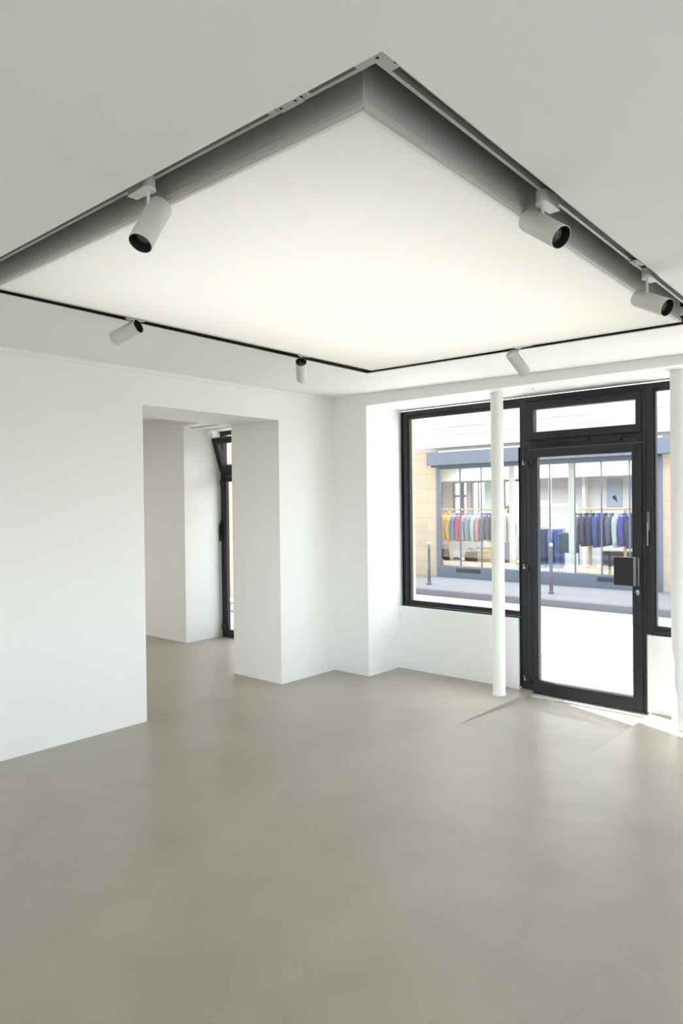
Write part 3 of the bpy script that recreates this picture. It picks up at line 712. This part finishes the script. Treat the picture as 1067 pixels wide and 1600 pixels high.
JC = [('dark blue',(.05,.09,.22),'at the left end of the low rail'), ('mid blue',(.08,.14,.34),'second on the low rail'), ('navy',(.04,.07,.17),'third on the low rail'), ('washed blue',(.10,.18,.40),'fourth on the low rail'), ('bright blue',(.07,.13,.44),'at the right end of the low rail')]
for k, (cn, col, where) in enumerate(JC):
    x = -2.62 + k*.155
    t = thing('jeans', (x, 9.3, .1), f'{cn} jeans hanging {where}', 'jeans', 'jeans on the low rail')
    m = cloth('denim_'+cn.replace(' ','_'), col)
    b = mb()
    for s in (-1, 1):
        b.tube([(x,9.3+s*.085,.90),(x+.004,9.3+s*.09,.70),(x+.008,9.3+s*.095,.40),(x+.01,9.3+s*.095,.14)], [.075,.075,.06,.058], 14)
    b.loft([ell(x,9.3,.80,.07,.15), ell(x,9.3,.90,.065,.16), ell(x,9.3,.945,.055,.155)])
    b.build('legs', m, t, smooth=True)
    b = mb(); b.loft([ell(x,9.3,.935,.058,.158), ell(x,9.3,.965,.055,.152)]); b.build('waistband', m, t, smooth=True)
    b = mb(); b.tube([(x,9.3,.955),(x,9.3,1.0),(x,9.312,1.022),(x,9.295,1.026)], .004, 8); b.build('hanger', 'chrome', t)
t = thing('display_table', (-1.66, 9.15, .022), 'small steel table under a dark teal cloth beside the green white column', 'table')
b = mb(); b.box(-1.90, -1.50, 8.98, 9.2, .87, .895); b.build('tabletop', 'shopframe', t, bevel=.004)
for x in (-1.88, -1.52):
    for y in (9.0, 9.18):
        b = mb(); b.tube([(x,y,.206 if x>-1.66 else .022),(x,y,.87)], .012, 8); b.build('leg', 'shopframe', t)
b = mb(); b.loft([[(-1.91+.005*math.sin(k), 8.965+0*k, .9-.35*0) for k in range(4)]] and [ell(-1.70,9.09,.50,.215,.125), ell(-1.70,9.09,.70,.21,.122), ell(-1.70,9.09,.885,.205,.12), ell(-1.70,9.09,.905,.19,.11)])
o = b.build('table_cloth', cloth('teal_cloth', (.06,.11,.14)), None, smooth=True); rebase(o, (-1.70,9.09,.895)); tag(o, 'dark teal cloth draped over the small shop table', 'cloth')
simple('dark_chest', mat('dark_brown_chest',(.10,.08,.09),.6), 'dark low chest under the navy jackets', 'chest', [(-1.2,-.30,9.55,9.85,ZP,.52)], (-.75,9.7,ZP))
# poster: a generic blue and grey abstract
t = thing('poster', (-1.68, BY-.02, 1.74), 'blue and grey abstract poster on the back wall of the clothes shop', 'poster')
b = mb(); b.box(-1.86, -1.50, BY-.02, BY-.001, 1.41, 2.08); b.build('poster_sheet', mat('grey_poster', (.20,.24,.31), .5), t)
b = mb()
for (pts) in (((-1.82,1.95),(-1.76,1.97),(-1.58,1.50),(-1.66,1.47)), ((-1.70,1.62),(-1.55,1.78),(-1.53,1.66),(-1.62,1.52)), ((-1.80,1.58),(-1.66,1.70),(-1.64,1.64),(-1.79,1.52))):
    b.loft([[(x, BY-.022, z) for x, z in pts], [(x, BY-.019, z) for x, z in pts]])
b.build('blue_shape', mat('blue_print', (.16,.27,.42), .5), t)

# ------------------------------------------------------------------ light
wd = bpy.data.worlds.new('World'); S.world = wd; wd.use_nodes = True
N = wd.node_tree.nodes; L = wd.node_tree.links
sk = N.new('ShaderNodeTexSky'); sk.sky_type = 'NISHITA'; sk.sun_disc = False
sk.sun_elevation = math.radians(60); sk.sun_rotation = math.radians(-53); sk.air_density = 1; sk.dust_density = 1.5
hs = N.new('ShaderNodeHueSaturation'); hs.inputs['Saturation'].default_value = .35
L.new(sk.outputs[0], hs.inputs['Color']); L.new(hs.outputs[0], N['Background'].inputs['Color'])
SKY, SUN = 1.30, 21.5
N['Background'].inputs['Strength'].default_value = SKY
sn = bpy.data.lights.new('sun', 'SUN'); sn.energy = SUN; sn.angle = math.radians(.55); sn.color = (1, .96, .9)
so2 = bpy.data.objects.new('sun', sn); COL.objects.link(so2)
so2.rotation_mode = 'QUATERNION'; so2.rotation_quaternion = Vector((1,-.42,-1.3)).to_track_quat('-Z', 'Y'); so2.location = (-6, 8, 14)

for nm, x, y, sx, sy, e in (('room_fill_light', -3.0, -3.4, 2.0, 2.0, 62),):  # unseen area light added to brighten the second room
    l = bpy.data.lights.new(nm, 'AREA'); l.shape = 'RECTANGLE'; l.size = sx; l.size_y = sy; l.energy = e; l.color = (1, .985, .95)
    o = bpy.data.objects.new(nm, l); COL.objects.link(o); o.location = (x, y, 2.54)

# ------------------------------------------------------------------ camera
cd = bpy.data.cameras.new('camera'); cam = bpy.data.objects.new('camera', cd); COL.objects.link(cam)
cd.sensor_fit = 'VERTICAL'; cd.sensor_height = 36; cd.lens = 1098.296*36/1600; cd.clip_start = .05
yaw, pitch, roll = .7249, -.0113, -.0111
f0 = Vector((-math.sin(yaw)*math.cos(pitch), math.cos(yaw)*math.cos(pitch), math.sin(pitch)))
r0 = Vector((math.cos(yaw), math.sin(yaw), 0)); u0 = r0.cross(f0)
rr = r0*math.cos(roll) + u0*math.sin(roll); uu = u0*math.cos(roll) - r0*math.sin(roll)
cam.matrix_world = Matrix(((rr.x,uu.x,-f0.x,4.4096),(rr.y,uu.y,-f0.y,-4.8615),(rr.z,uu.z,-f0.z,1.55),(0,0,0,1)))
S.camera = cam

S.view_settings.view_transform = 'Standard'; S.view_settings.look = 'None'
S.view_settings.gamma = 1; S.view_settings.use_curve_mapping = False
S.view_settings.exposure = 0.08
S.cycles.diffuse_bounces = 8; S.cycles.max_bounces = 14; S.cycles.transparent_max_bounces = 24
S.cycles.sample_clamp_indirect = 8
S.cycles.use_denoising = True
